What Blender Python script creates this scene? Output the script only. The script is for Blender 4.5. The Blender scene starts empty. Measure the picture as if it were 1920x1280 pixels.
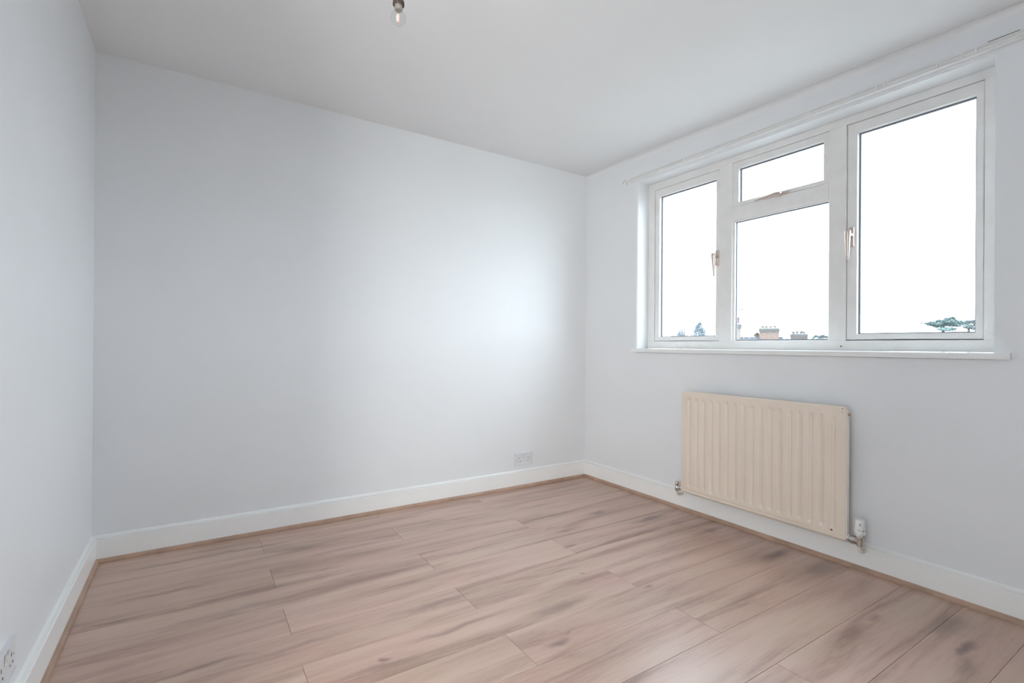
import bpy, bmesh, math, random
from mathutils import Vector, Matrix, noise

S = bpy.context.scene
COL = S.collection
PI = math.pi

# ------------------------------------------------------------------ camera, sky, light, exposure
W = 3.049                 # room width; x runs along the back wall, y = 0 is the back wall, the room lies at y < 0
YF = -3.50                # front wall (behind the camera)
CAM = (0.3975, -3.0322, 1.0391)
F_PX, YAW, PIT, ROL = 929.74, 0.5709, 0.0014, 0.0072

def look():
    fw = Vector((math.sin(YAW) * math.cos(PIT), math.cos(YAW) * math.cos(PIT), math.sin(PIT)))
    r = Vector((math.cos(YAW), -math.sin(YAW), 0))
    u = r.cross(fw)
    return fw, r * math.cos(ROL) + u * math.sin(ROL), -r * math.sin(ROL) + u * math.cos(ROL)

fw, rt, up = look()
cd = bpy.data.cameras.new('camera')
cam = bpy.data.objects.new('camera', cd)
COL.objects.link(cam)
cd.sensor_width = 36.0
cd.lens = F_PX * 36.0 / 1920.0
cd.shift_y = 6.035 / 1920.0
cd.clip_start = 0.02
cd.clip_end = 600
m = Matrix((rt, up, -fw)).transposed().to_4x4()
m.translation = Vector(CAM)
cam.matrix_world = m
S.camera = cam

SKY = 10.5
wd = bpy.data.worlds.new('overcast_sky')
S.world = wd
wd.use_nodes = True
nt = wd.node_tree
nt.nodes.clear()
wo = nt.nodes.new('ShaderNodeOutputWorld')
bg = nt.nodes.new('ShaderNodeBackground')
bg.inputs['Strength'].default_value = SKY
tc = nt.nodes.new('ShaderNodeTexCoord')
nz = nt.nodes.new('ShaderNodeTexNoise')
nz.inputs['Scale'].default_value = 2.2
nz.inputs['Detail'].default_value = 4
cr = nt.nodes.new('ShaderNodeValToRGB')
cr.color_ramp.elements[0].position = 0.3
cr.color_ramp.elements[0].color = (0.72, 0.865, 1.0, 1)
cr.color_ramp.elements[1].position = 0.7
cr.color_ramp.elements[1].color = (0.85, 0.945, 1.0, 1)
nt.links.new(tc.outputs['Generated'], nz.inputs['Vector'])
nt.links.new(nz.outputs['Fac'], cr.inputs['Fac'])
nt.links.new(cr.outputs['Color'], bg.inputs['Color'])
nt.links.new(bg.outputs['Background'], wo.inputs['Surface'])

def area_light(name, loc, direction, sx, sy, power, color, portal=False):
    l = bpy.data.lights.new(name, 'AREA')
    l.shape = 'RECTANGLE'
    l.size, l.size_y = sx, sy
    l.energy = power
    l.color = color
    l.cycles.is_portal = portal
    o = bpy.data.objects.new(name, l)
    COL.objects.link(o)
    o.location = loc
    o.rotation_euler = Vector(direction).to_track_quat('-Z', 'Y').to_euler()
    return o

area_light('window_portal', (W + 0.185, -1.482, 1.611), (-1, 0, 0), 1.96, 1.30, 1, (1, 1, 1), True)

# fill light added to brighten the room through an invented doorway
area_light('fill_light', (-1.05, -3.55, 1.30), (1.0, 0.95, 0.0), 0.9, 1.7, 112, (0.98, 0.985, 0.95))

vs = S.view_settings
S.display_settings.display_device = 'sRGB'
vs.view_transform = 'Standard'
vs.look = 'None'
vs.gamma = 1.0
vs.use_curve_mapping = False
vs.exposure = 0.0
S.cycles.max_bounces = 14
S.cycles.diffuse_bounces = 10
S.cycles.transparent_max_bounces = 16
S.cycles.use_denoising = True
S.cycles.sample_clamp_indirect = 40

# ------------------------------------------------------------------ materials
MATS = {}

def new_mat(name):
    m = bpy.data.materials.new(name)
    m.use_nodes = True
    return m, m.node_tree, m.node_tree.nodes['Principled BSDF']

def paint(name, col, rough=0.55, var=0.02, scale=6, bump=0.0, bscale=120, metal=0.0, spec=0.5, coords='Object'):
    """a painted surface: slight tone variation and a fine relief"""
    m, t, b = new_mat(name)
    b.inputs['Roughness'].default_value = rough
    b.inputs['Metallic'].default_value = metal
    b.inputs['Specular IOR Level'].default_value = spec
    c = t.nodes.new('ShaderNodeTexCoord')
    n = t.nodes.new('ShaderNodeTexNoise')
    n.inputs['Scale'].default_value = scale
    n.inputs['Detail'].default_value = 3
    r = t.nodes.new('ShaderNodeValToRGB')
    r.color_ramp.elements[0].position = 0.3
    r.color_ramp.elements[1].position = 0.7
    r.color_ramp.elements[0].color = tuple(x * (1 - var) for x in col) + (1,)
    r.color_ramp.elements[1].color = tuple(min(1, x * (1 + var)) for x in col) + (1,)
    t.links.new(c.outputs[coords], n.inputs['Vector'])
    t.links.new(n.outputs['Fac'], r.inputs['Fac'])
    t.links.new(r.outputs['Color'], b.inputs['Base Color'])
    if bump:
        n2 = t.nodes.new('ShaderNodeTexNoise')
        n2.inputs['Scale'].default_value = bscale
        n2.inputs['Detail'].default_value = 4
        bp = t.nodes.new('ShaderNodeBump')
        bp.inputs['Strength'].default_value = bump
        bp.inputs['Distance'].default_value = 0.004
        t.links.new(c.outputs[coords], n2.inputs['Vector'])
        t.links.new(n2.outputs['Fac'], bp.inputs['Height'])
        t.links.new(bp.outputs['Normal'], b.inputs['Normal'])
    MATS[name] = m
    return m

paint('wall_paint', (0.783, 0.798, 0.814), 0.44, 0.012, 2.5, 0.05, 45, spec=0.37)
paint('ceiling_paint', (0.79, 0.795, 0.80), 0.8, 0.012, 2.0, 0.08, 60)
paint('skirting_paint', (0.885, 0.885, 0.87), 0.30, 0.012, 5, 0.05, 30)
paint('frame_paint', (0.80, 0.79, 0.775), 0.40, 0.03, 14, 0.05, 60)
paint('sill_paint', (0.82, 0.82, 0.81), 0.40, 0.012, 5)
paint('gasket', (0.17, 0.18, 0.21), 0.6, 0.05, 40)
paint('track_plastic', (0.76, 0.755, 0.745), 0.45, 0.03, 20)
paint('track_dark', (0.20, 0.185, 0.16), 0.8, 0.2, 60)
paint('filler', (0.70, 0.665, 0.64), 0.9, 0.10, 70, 0.3, 200)
paint('radiator_enamel', (0.79, 0.685, 0.585), 0.33, 0.02, 5)
paint('radiator_edge', (0.82, 0.78, 0.73), 0.35, 0.02, 8)
paint('rust', (0.36, 0.17, 0.10), 0.8, 0.3, 90)
paint('chrome', (0.62, 0.60, 0.58), 0.16, 0.06, 60, metal=1.0)
paint('brass', (0.55, 0.40, 0.28), 0.28, 0.15, 80, metal=1.0)
paint('handle_metal', (0.64, 0.545, 0.50), 0.30, 0.06, 60, metal=0.75)
paint('white_plastic', (0.80, 0.80, 0.79), 0.32, 0.01, 10)
paint('socket_plastic', (0.72, 0.735, 0.755), 0.30, 0.01, 10)
paint('dark_slot', (0.03, 0.028, 0.03), 0.6, 0.1, 60)
paint('grey_print', (0.33, 0.34, 0.35), 0.5, 0.05, 60)
paint('copper_pipe', (0.72, 0.68, 0.60), 0.35, 0.05, 40)
paint('bead_wood', (0.42, 0.275, 0.20), 0.42, 0.16, 9)
paint('subfloor', (0.13, 0.06, 0.045), 0.9, 0.1, 9)
paint('door_paint', (0.78, 0.78, 0.77), 0.4, 0.01, 6)
paint('holder_brown', (0.075, 0.05, 0.038), 0.45, 0.1, 60)
paint('cap_metal', (0.42, 0.39, 0.34), 0.42, 0.15, 300, metal=0.6)
paint('capsule', (0.86, 0.66, 0.58), 0.4, 0.03, 60)
paint('brick', (0.122, 0.085, 0.071), 0.9, 0.35, 9)
paint('brick_pale', (0.139, 0.109, 0.090), 0.9, 0.25, 9)
paint('brick_dark', (0.076, 0.065, 0.061), 0.9, 0.30, 9)
paint('pot_clay', (0.112, 0.071, 0.061), 0.85, 0.25, 5)
paint('pot_grey', (0.071, 0.065, 0.068), 0.85, 0.25, 5)
paint('pot_red', (0.112, 0.061, 0.061), 0.85, 0.2, 5)
paint('mortar_moss', (0.102, 0.119, 0.088), 0.95, 0.25, 8)
paint('slate', (0.090, 0.096, 0.106), 0.7, 0.1, 3)
paint('ridge_tile', (0.058, 0.063, 0.075), 0.8, 0.3, 8)
paint('white_fascia', (0.187, 0.187, 0.190), 0.6, 0.03, 4)
paint('aerial_metal', (0.068, 0.073, 0.080), 0.5, 0.1, 20, metal=0.3)
paint('needles_hazed_blue', (0.118, 0.165, 0.158), 0.9, 0.35, 1.2)  # cedar needles, with distance haze mixed into their colour
paint('needles_hazed_pale', (0.150, 0.178, 0.180), 0.9, 0.2, 1.2)  # far foliage paled by haze painted into the colour
paint('needles_hazed_grey', (0.165, 0.195, 0.218), 0.9, 0.2, 1.2)  # conifer needles, greyed by haze put into the base colour
paint('twig_hazed_grey', (0.150, 0.158, 0.178), 0.9, 0.2, 2)  # bare twigs lightened in colour to stand in for haze
paint('twig_tan', (0.145, 0.119, 0.085), 0.9, 0.2, 2)
paint('bark', (0.068, 0.058, 0.051), 0.9, 0.2, 3)
paint('outdoor_ground', (0.22, 0.22, 0.205), 0.95, 0.3, 0.2)

def glass_mat(name, tint, refl=0.035):
    m = bpy.data.materials.new(name)
    m.use_nodes = True
    t = m.node_tree
    t.nodes.clear()
    o = t.nodes.new('ShaderNodeOutputMaterial')
    mx = t.nodes.new('ShaderNodeMixShader')
    tr = t.nodes.new('ShaderNodeBsdfTransparent')
    tr.inputs['Color'].default_value = tint + (1,)
    gl = t.nodes.new('ShaderNodeBsdfGlossy')
    gl.inputs['Roughness'].default_value = 0.02
    lw = t.nodes.new('ShaderNodeLayerWeight')
    lw.inputs['Blend'].default_value = 0.5
    pw = t.nodes.new('ShaderNodeMath'); pw.operation = 'POWER'
    pw.inputs[1].default_value = 5.0
    ma = t.nodes.new('ShaderNodeMath'); ma.operation = 'MULTIPLY_ADD'
    ma.inputs[1].default_value = 1.0 - refl; ma.inputs[2].default_value = refl
    t.links.new(lw.outputs['Facing'], pw.inputs[0])
    t.links.new(pw.outputs[0], ma.inputs[0])
    t.links.new(ma.outputs[0], mx.inputs['Fac'])
    t.links.new(tr.outputs['BSDF'], mx.inputs[1])
    t.links.new(gl.outputs['BSDF'], mx.inputs[2])
    t.links.new(mx.outputs['Shader'], o.inputs['Surface'])
    MATS[name] = m

glass_mat('pane_glass', (0.97, 0.985, 0.985))
glass_mat('bulb_glass', (0.95, 0.96, 0.96))

# dark smudges, knots and streaks of the laminate print: x, y, half length, half width, strength
KNOTS = [
    (2.52, -0.72, 0.100, 0.030, 0.68), (2.72, -0.97, 0.170, 0.035, 0.84), (2.88, -1.28, 0.160, 0.032, 0.74),
    (2.86, -1.66, 0.160, 0.036, 0.88), (2.90, -1.86, 0.150, 0.070, 0.61), (2.80, -2.36, 0.160, 0.055, 0.61),
    (2.66, -2.44, 0.090, 0.022, 0.88), (2.55, -2.47, 0.100, 0.030, 0.47), (2.80, -1.62, 0.250, 0.080, 0.24),
    (1.66, -1.47, 0.160, 0.035, 0.60), (1.48, -1.66, 0.055, 0.022, 0.72), (1.55, -1.64, 0.022, 0.008, 0.54),
    (0.93, -1.46, 0.160, 0.020, 0.54), (0.94, -1.43, 0.022, 0.014, 0.78), (1.22, -1.39, 0.220, 0.018, 0.50),
    (2.05, -1.03, 0.045, 0.014, 0.72), (2.18, -0.85, 0.100, 0.022, 0.54), (2.12, -0.78, 0.060, 0.010, 0.48),
    (1.24, -1.19, 0.240, 0.028, 0.54), (1.60, -0.80, 0.280, 0.016, 0.46), (0.42, -1.16, 0.160, 0.016, 0.66),
    (0.66, -1.20, 0.300, 0.020, 0.38), (0.33, -0.19, 0.280, 0.014, 0.50), (0.62, -0.20, 0.350, 0.016, 0.54),
    (0.32, -0.52, 0.220, 0.014, 0.48), (0.14, -0.68, 0.100, 0.014, 0.54), (0.55, -0.83, 0.300, 0.030, 0.34),
    (1.85, -1.23, 0.100, 0.012, 0.48), (1.90, -1.30, 0.018, 0.010, 0.66), (2.05, -1.55, 0.030, 0.014, 0.60),
    (2.08, -1.72, 0.260, 0.026, 0.36), (2.45, -2.18, 0.100, 0.030, 0.36), (1.10, -0.45, 0.300, 0.014, 0.42),
    (1.75, -0.36, 0.300, 0.014, 0.46), (2.20, -0.62, 0.260, 0.016, 0.43), (2.28, -0.42, 0.200, 0.020, 0.36),
    (2.37, -1.83, 0.200, 0.020, 0.36), (0.75, -0.70, 0.300, 0.018, 0.36), (2.62, -2.18, 0.060, 0.024, 0.54),
    (1.28, -0.79, 0.120, 0.022, 0.30), (2.80, -1.10, 0.120, 0.030, 0.41), (2.55, -1.10, 0.200, 0.018, 0.41),
]

def wood_mat():
    m, t, b = new_mat('laminate_oak')
    N, L = t.nodes, t.links
    geo = N.new('ShaderNodeNewGeometry')
    info = N.new('ShaderNodeObjectInfo')
    def math_(op, a, bb=None, clamp=False):
        n = N.new('ShaderNodeMath')
        n.operation = op
        n.use_clamp = clamp
        for i, v in enumerate((a, bb)):
            if v is None:
                continue
            if isinstance(v, (int, float)):
                n.inputs[i].default_value = v
            else:
                L.new(v, n.inputs[i])
        return n.outputs[0]
    # position shifted by a random amount per plank so that the print of each differs
    sh = N.new('ShaderNodeVectorMath'); sh.operation = 'SCALE'
    sh.inputs[0].default_value = (31.7, 17.3, 5.1)
    L.new(info.outputs['Random'], sh.inputs['Scale'])
    ad = N.new('ShaderNodeVectorMath'); ad.operation = 'ADD'
    L.new(geo.outputs['Position'], ad.inputs[0]); L.new(sh.outputs[0], ad.inputs[1])
    def noise_(vec, scale, detail, rough, stretch, dist=0.0):
        mp = N.new('ShaderNodeMapping')
        mp.inputs['Scale'].default_value = stretch
        L.new(vec, mp.inputs['Vector'])
        n = N.new('ShaderNodeTexNoise')
        n.inputs['Scale'].default_value = scale
        n.inputs['Detail'].default_value = detail
        n.inputs['Roughness'].default_value = rough
        n.inputs['Distortion'].default_value = dist
        L.new(mp.outputs[0], n.inputs['Vector'])
        return n.outputs['Fac']
    P = ad.outputs[0]
    streak = noise_(P, 1.0, 3, 0.5, (1.3, 13, 1), 0.6)      # broad bands along the grain
    fine = noise_(P, 1.0, 5, 0.65, (7, 120, 1), 0.3)        # thin pores
    curl = noise_(P, 1.0, 4, 0.6, (5, 34, 1), 2.2)           # short wavy figure
    cloud = noise_(P, 1.0, 2, 0.5, (2.2, 5, 1), 0.4)        # tone drift
    ramp = N.new('ShaderNodeValToRGB')
    e = ramp.color_ramp.elements
    e[0].position = 0.31; e[0].color = (0.290, 0.178, 0.142, 1)
    e[1].position = 0.68; e[1].color = (0.595, 0.432, 0.355, 1)
    k = e.new(0.455); k.color = (0.480, 0.324, 0.262, 1)
    k = e.new(0.55); k.color = (0.555, 0.392, 0.322, 1)
    mix = math_('ADD', math_('MULTIPLY', streak, 0.66), math_('MULTIPLY', fine, 0.15))
    mix = math_('ADD', mix, math_('MULTIPLY', curl, 0.15))
    mix = math_('ADD', mix, math_('MULTIPLY', info.outputs['Random'], 0.02))
    L.new(mix, ramp.inputs['Fac'])
    # pinkish / greenish drift
    hue = N.new('ShaderNodeValToRGB')
    hue.color_ramp.elements[0].position = 0.35
    hue.color_ramp.elements[0].color = (0.98, 0.935, 0.935, 1)
    hue.color_ramp.elements[1].position = 0.65
    hue.color_ramp.elements[1].color = (0.945, 0.965, 0.93, 1)
    L.new(cloud, hue.inputs['Fac'])
    mul = N.new('ShaderNodeMix'); mul.data_type = 'RGBA'; mul.blend_type = 'MULTIPLY'
    mul.inputs['Factor'].default_value = 1.0
    L.new(ramp.outputs['Color'], mul.inputs['A']); L.new(hue.outputs['Color'], mul.inputs['B'])
    # knots: soft ellipses of darker print, edges broken by noise
    wob = N.new('ShaderNodeTexNoise'); wob.inputs['Scale'].default_value = 9
    wob.inputs['Detail'].default_value = 3
    L.new(geo.outputs['Position'], wob.inputs['Vector'])
    wv = N.new('ShaderNodeVectorMath'); wv.operation = 'MULTIPLY_ADD'
    wv.inputs[1].default_value = (0.10, 0.055, 0); wv.inputs[2].default_value = (-0.05, -0.0275, 0)
    L.new(wob.outputs['Color'], wv.inputs[0])
    wp = N.new('ShaderNodeVectorMath'); wp.operation = 'ADD'
    L.new(geo.outputs['Position'], wp.inputs[0]); L.new(wv.outputs[0], wp.inputs[1])
    tot = None
    for (x, y, rx, ry, s) in KNOTS:
        a = N.new('ShaderNodeVectorMath'); a.operation = 'MULTIPLY_ADD'
        a.inputs[1].default_value = (1 / rx, 1 / ry, 0)
        a.inputs[2].default_value = (-x / rx, -y / ry, 0)
        L.new(wp.outputs[0], a.inputs[0])
        ln = N.new('ShaderNodeVectorMath'); ln.operation = 'LENGTH'
        L.new(a.outputs[0], ln.inputs[0])
        r = N.new('ShaderNodeMapRange'); r.interpolation_type = 'SMOOTHSTEP'
        r.inputs['From Min'].default_value = 1.25; r.inputs['From Max'].default_value = 0.0
        r.inputs['To Min'].default_value = 0; r.inputs['To Max'].default_value = s
        L.new(ln.outputs['Value'], r.inputs['Value'])
        tot = r.outputs[0] if tot is None else math_('MAXIMUM', tot, r.outputs[0])
    kn = N.new('ShaderNodeMix'); kn.data_type = 'RGBA'
    kn.inputs['B'].default_value = (0.165, 0.105, 0.088, 1)
    L.new(tot, kn.inputs['Factor']); L.new(mul.outputs['Result'], kn.inputs['A'])
    L.new(kn.outputs['Result'], b.inputs['Base Color'])
    rr = N.new('ShaderNodeMapRange')
    rr.inputs['To Min'].default_value = 0.26; rr.inputs['To Max'].default_value = 0.38
    b.inputs['Specular IOR Level'].default_value = 0.65
    L.new(fine, rr.inputs['Value']); L.new(rr.outputs[0], b.inputs['Roughness'])
    bp = N.new('ShaderNodeBump'); bp.inputs['Strength'].default_value = 0.12
    bp.inputs['Distance'].default_value = 0.001
    L.new(fine, bp.inputs['Height']); L.new(bp.outputs['Normal'], b.inputs['Normal'])
    MATS['laminate_oak'] = m

wood_mat()

# ------------------------------------------------------------------ builders
ORG = {}

def finish(o, name, mat, parent, smooth):
    pass

def obj(name, bm, mat, parent=None, loc=None, smooth=False, **props):
    """link a bmesh (world coordinates) as one mesh object; its origin is the root's, or loc"""
    if parent is not None:
        org = ORG[parent.name]
    else:
        org = Vector(loc) if loc is not None else Vector((0, 0, 0))
    bmesh.ops.recalc_face_normals(bm, faces=bm.faces[:])
    if org.length:
        bmesh.ops.translate(bm, vec=-org, verts=bm.verts[:])
    me = bpy.data.meshes.new(name)
    bm.to_mesh(me)
    bm.free()
    if smooth:
        for p in me.polygons:
            p.use_smooth = True
        me.set_sharp_from_angle(angle=math.radians(38))
    o = bpy.data.objects.new(name, me)
    COL.objects.link(o)
    me.materials.append(MATS[mat])
    if parent is not None:
        o.parent = parent
    else:
        o.location = org
    ORG[o.name] = org
    for k, v in props.items():
        o[k] = v
    return o

def thing(name, loc, label, category, group=None):
    o = bpy.data.objects.new(name, None)
    o.empty_display_size = 0.1
    COL.objects.link(o)
    o.location = loc
    o['label'] = label
    o['category'] = category
    if group:
        o['group'] = group
    ORG[o.name] = Vector(loc)
    return o

def box(bm, x0, x1, y0, y1, z0, z1, bevel=0.0, seg=1):
    g = bmesh.ops.create_cube(bm, size=1)
    for v in g['verts']:
        v.co = Vector(((x0 + x1) / 2 + v.co.x * (x1 - x0), (y0 + y1) / 2 + v.co.y * (y1 - y0), (z0 + z1) / 2 + v.co.z * (z1 - z0)))
    if bevel:
        ed = list({e for v in g['verts'] for e in v.link_edges})
        bmesh.ops.bevel(bm, geom=ed, offset=bevel, segments=seg, affect='EDGES', profile=0.5)
    return bm

def B(*a, **k):
    return box(bmesh.new(), *a, **k)

def basis(d):
    d = Vector(d).normalized()
    a = Vector((0, 0, 1)) if abs(d.z) < 0.9 else Vector((1, 0, 0))
    u = d.cross(a).normalized()
    return d, u, d.cross(u).normalized()

def lathe(bm, prof, c, axis=(0, 0, 1), n=20, cap=True):
    """prof: (radius, distance along axis)"""
    d, u, v = basis(axis)
    c = Vector(c)
    rings = []
    for r, h in prof:
        rings.append([bm.verts.new(c + d * h + (u * math.cos(2 * PI * i / n) + v * math.sin(2 * PI * i / n)) * max(r, 1e-5)) for i in range(n)])
    for a, b in zip(rings, rings[1:]):
        for i in range(n):
            bm.faces.new((a[i], a[(i + 1) % n], b[(i + 1) % n], b[i]))
    if cap:
        bm.faces.new(rings[0][::-1])
        bm.faces.new(rings[-1])
    return bm

def tube(bm, pts, rads, n=8):
    pts = [Vector(p) for p in pts]
    if not hasattr(rads, '__len__'):
        rads = [rads] * len(pts)
    rings = []
    for i, p in enumerate(pts):
        t = pts[min(i + 1, len(pts) - 1)] - pts[max(i - 1, 0)]
        d, u, v = basis(t)
        if rings:
            u = (pu - d * pu.dot(d)).normalized(); v = d.cross(u)
        pu = u
        rings.append([bm.verts.new(p + (u * math.cos(2 * PI * k / n) + v * math.sin(2 * PI * k / n)) * rads[i]) for k in range(n)])
    for a, b in zip(rings, rings[1:]):
        for i in range(n):
            bm.faces.new((a[i], a[(i + 1) % n], b[(i + 1) % n], b[i]))
    bm.faces.new(rings[0][::-1])
    bm.faces.new(rings[-1])
    return bm

def prism(bm, ring_a, ring_b):
    """two matching outlines joined into a closed solid"""
    a = [bm.verts.new(Vector(p)) for p in ring_a]
    b = [bm.verts.new(Vector(p)) for p in ring_b]
    n = len(a)
    for i in range(n):
        bm.faces.new((a[i], a[(i + 1) % n], b[(i + 1) % n], b[i]))
    bm.faces.new(a[::-1])
    bm.faces.new(b)
    return bm

def rect_ring(bm, x0, x1, yo0, yo1, zo0, zo1, yi0, yi1, zi0, zi1, yb0=None, yb1=None, zb0=None, zb1=None):
    """a picture-frame solid in a plane of constant x: outer and inner rectangle, the inner one may splay towards the back"""
    if yb0 is None:
        yb0, yb1, zb0, zb1 = yi0, yi1, zi0, zi1
    def q(x, a, b, c, d):
        return [bm.verts.new((x, a, c)), bm.verts.new((x, b, c)), bm.verts.new((x, b, d)), bm.verts.new((x, a, d))]
    of, ob = q(x0, yo0, yo1, zo0, zo1), q(x1, yo0, yo1, zo0, zo1)
    inf, inb = q(x0, yi0, yi1, zi0, zi1), q(x1, yb0, yb1, zb0, zb1)
    for i in range(4):
        j = (i + 1) % 4
        bm.faces.new((of[i], of[j], inf[j], inf[i]))
        bm.faces.new((ob[i], ob[j], inb[j], inb[i]))
        bm.faces.new((of[i], of[j], ob[j], ob[i]))
        bm.faces.new((inf[i], inf[j], inb[j], inb[i]))
    return bm

# ------------------------------------------------------------------ the room shell
def ceil_z(x, y):
    t = x / W
    return (1 - t) * (2.412 + 0.003 * y) + t * (2.400 + 0.0207 * y)

bm = bmesh.new()
box(bm, -0.2, W + 0.3, YF - 0.2, 0.2, -0.16, -0.010)
floor = obj('floor', bm, 'subfloor', kind='structure', label='pinkish oak laminate floor of staggered planks')

ROW0, PITCH, GAP = -0.098, 0.2035, 0.0010
pl_mesh_n = 0
k = -1
while True:
    y1 = ROW0 - PITCH * k
    y0 = y1 - PITCH
    if y1 <= YF:
        break
    ends = [0.002, 0.70, 2.018, W - 0.002] if k % 2 == 0 else [0.002, 0.026, 1.346, W - 0.002]
    if k % 2:
        ends = [0.002, 1.346, W - 0.002]
    for a, b in zip(ends, ends[1:]):
        bm = bmesh.new()
        xa, xb, ya, yb = a + GAP / 2, b - GAP / 2, max(y0 + GAP / 2, YF + 0.002), min(y1 - GAP / 2, -0.002)
        if yb - ya < 0.01:
            continue
        box(bm, xa, xb, ya, yb, -0.010, 0.0)
        top = [e for e in bm.edges if all(v.co.z > -0.001 for v in e.verts)]
        bmesh.ops.bevel(bm, geom=top, offset=0.0006, segments=1, affect='EDGES')
        obj('plank', bm, 'laminate_oak', floor)
    k += 1

# ceiling: a slightly sloping plaster slab
bm = bmesh.new()
n = 6
vb = [[bm.verts.new((x, y, ceil_z(min(max(x, 0), W), min(max(y, YF), 0)))) for y in [0.2 + (YF - 0.4) * j / n for j in range(n + 1)]] for x in [-0.2 + (W + 0.5) * i / n for i in range(n + 1)]]
vt = [[bm.verts.new((v.co.x, v.co.y, 2.62)) for v in r] for r in vb]
for i in range(n):
    for j in range(n):
        bm.faces.new((vb[i][j], vb[i][j + 1], vb[i + 1][j + 1], vb[i + 1][j]))
        bm.faces.new((vt[i][j], vt[i + 1][j], vt[i + 1][j + 1], vt[i][j + 1]))
for i in range(n):
    bm.faces.new((vb[i][0], vb[i + 1][0], vt[i + 1][0], vt[i][0]))
    bm.faces.new((vb[i][n], vt[i][n], vt[i + 1][n], vb[i + 1][n]))
    bm.faces.new((vb[0][i], vt[0][i], vt[0][i + 1], vb[0][i + 1]))
    bm.faces.new((vb[n][i], vb[n][i + 1], vt[n][i + 1], vt[n][i]))
obj('ceiling', bm, 'ceiling_paint', kind='structure', label='plain off-white plastered ceiling')

obj('wall_back', B(-0.2, W + 0.3, 0, 0.2, -0.01, 2.5), 'wall_paint', kind='structure', label='blank white painted wall facing the camera')
DY0, DY1, DZ = -2.95, -2.15, 2.02          # unseen opening added in the left wall to admit the fill light
bm = bmesh.new()
box(bm, -0.2, 0, DY1, 0, -0.01, 2.5)
box(bm, -0.2, 0, YF - 0.2, DY0, -0.01, 2.5)
box(bm, -0.2, 0, DY0, DY1, DZ, 2.5)
obj('wall_left', bm, 'wall_paint', kind='structure', label='white painted wall with a socket near its foot')

# window wall with its opening; reveal edges slightly rounded
OY0, OY1, OZ0, OZ1 = -0.545, -2.412, 1.0, 2.2006
bm = bmesh.new()
x0, x1 = W, W + 0.17
ys = [0.0, OY0, OY1, YF - 0.2]
zs = [-0.01, OZ0, OZ1, 2.5]
def grid_face(x):
    return [[bm.verts.new((x, y, z)) for z in zs] for y in ys]
ga, gb = grid_face(x0), grid_face(x1)
for g in (ga, gb):
    for i in range(3):
        for j in range(3):
            if i == 1 and j == 1:
                continue
            bm.faces.new((g[i][j], g[i + 1][j], g[i + 1][j + 1], g[i][j + 1]))
hole = [(1, 1), (2, 1), (2, 2), (1, 2)]
for (a, b), (c, d) in zip(hole, hole[1:] + hole[:1]):
    bm.faces.new((ga[a][b], ga[c][d], gb[c][d], gb[a][b]))
rim = [(0, j) for j in range(4)] + [(i, 3) for i in range(1, 4)] + [(3, j) for j in (2, 1, 0)] + [(i, 0) for i in (2, 1)]
for (a, b), (c, d) in zip(rim, rim[1:] + rim[:1]):
    bm.faces.new((ga[a][b], ga[c][d], gb[c][d], gb[a][b]))
ed = [e for e in bm.edges if all(abs(v.co.x - W) < 1e-6 for v in e.verts) and
      all((v.co.y, v.co.z) in [(y, z) for y in (OY0, OY1) for z in (OZ0, OZ1)] for v in
          [w for w in e.verts]) ]
def inhole(v):
    return min(abs(v.co.y - OY0), abs(v.co.y - OY1)) < 1e-5 and min(abs(v.co.z - OZ0), abs(v.co.z - OZ1)) < 1e-5 and abs(v.co.x - W) < 1e-5
ed = [e for e in bm.edges if inhole(e.verts[0]) and inhole(e.verts[1])]
bmesh.ops.bevel(bm, geom=ed, offset=0.005, segments=3, affect='EDGES')
obj('wall_right', bm, 'wall_paint', kind='structure', smooth=False, label='white painted wall holding the window above the radiator')

obj('wall_front', B(-0.2, W + 0.3, YF - 0.2, YF, -0.01, 2.5), 'wall_paint', kind='structure', label='white painted wall behind the camera')
bm = bmesh.new()
for ya, yb, za, zb in ((DY0 - .06, DY0 + .02, 0, DZ + .06), (DY1 - .02, DY1 + .06, 0, DZ + .06), (DY0 + .02, DY1 - .02, DZ - .02, DZ + .06)):
    box(bm, -.205, .015, ya, yb, za, zb, bevel=.003)
obj('added_door_1', bm, 'door_paint', kind='structure', label='white frame of the unseen doorway added for the fill light')  # frame of the opening added for the fill light
bm = bmesh.new()  # closed shell added around the fill light, keeps sky light out
HX0, HX1, HY0, HY1, HZ = -1.75, -.2, -4.4, -1.8, 2.4
box(bm, HX0, HX1, HY0 - .1, HY0, -.01, HZ)
box(bm, HX0, HX1, HY1, HY1 + .1, -.01, HZ)
box(bm, HX0 - .1, HX0, HY0 - .1, HY1 + .1, -.01, HZ)
box(bm, HX0 - .1, HX1, HY0 - .1, HY1 + .1, HZ, HZ + .1)
box(bm, HX0 - .1, HX1, HY0 - .1, HY1 + .1, -.11, -.001)
obj('wall_fill_shell', bm, 'wall_paint', kind='structure', label='unseen white shell added around the fill light')

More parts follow.
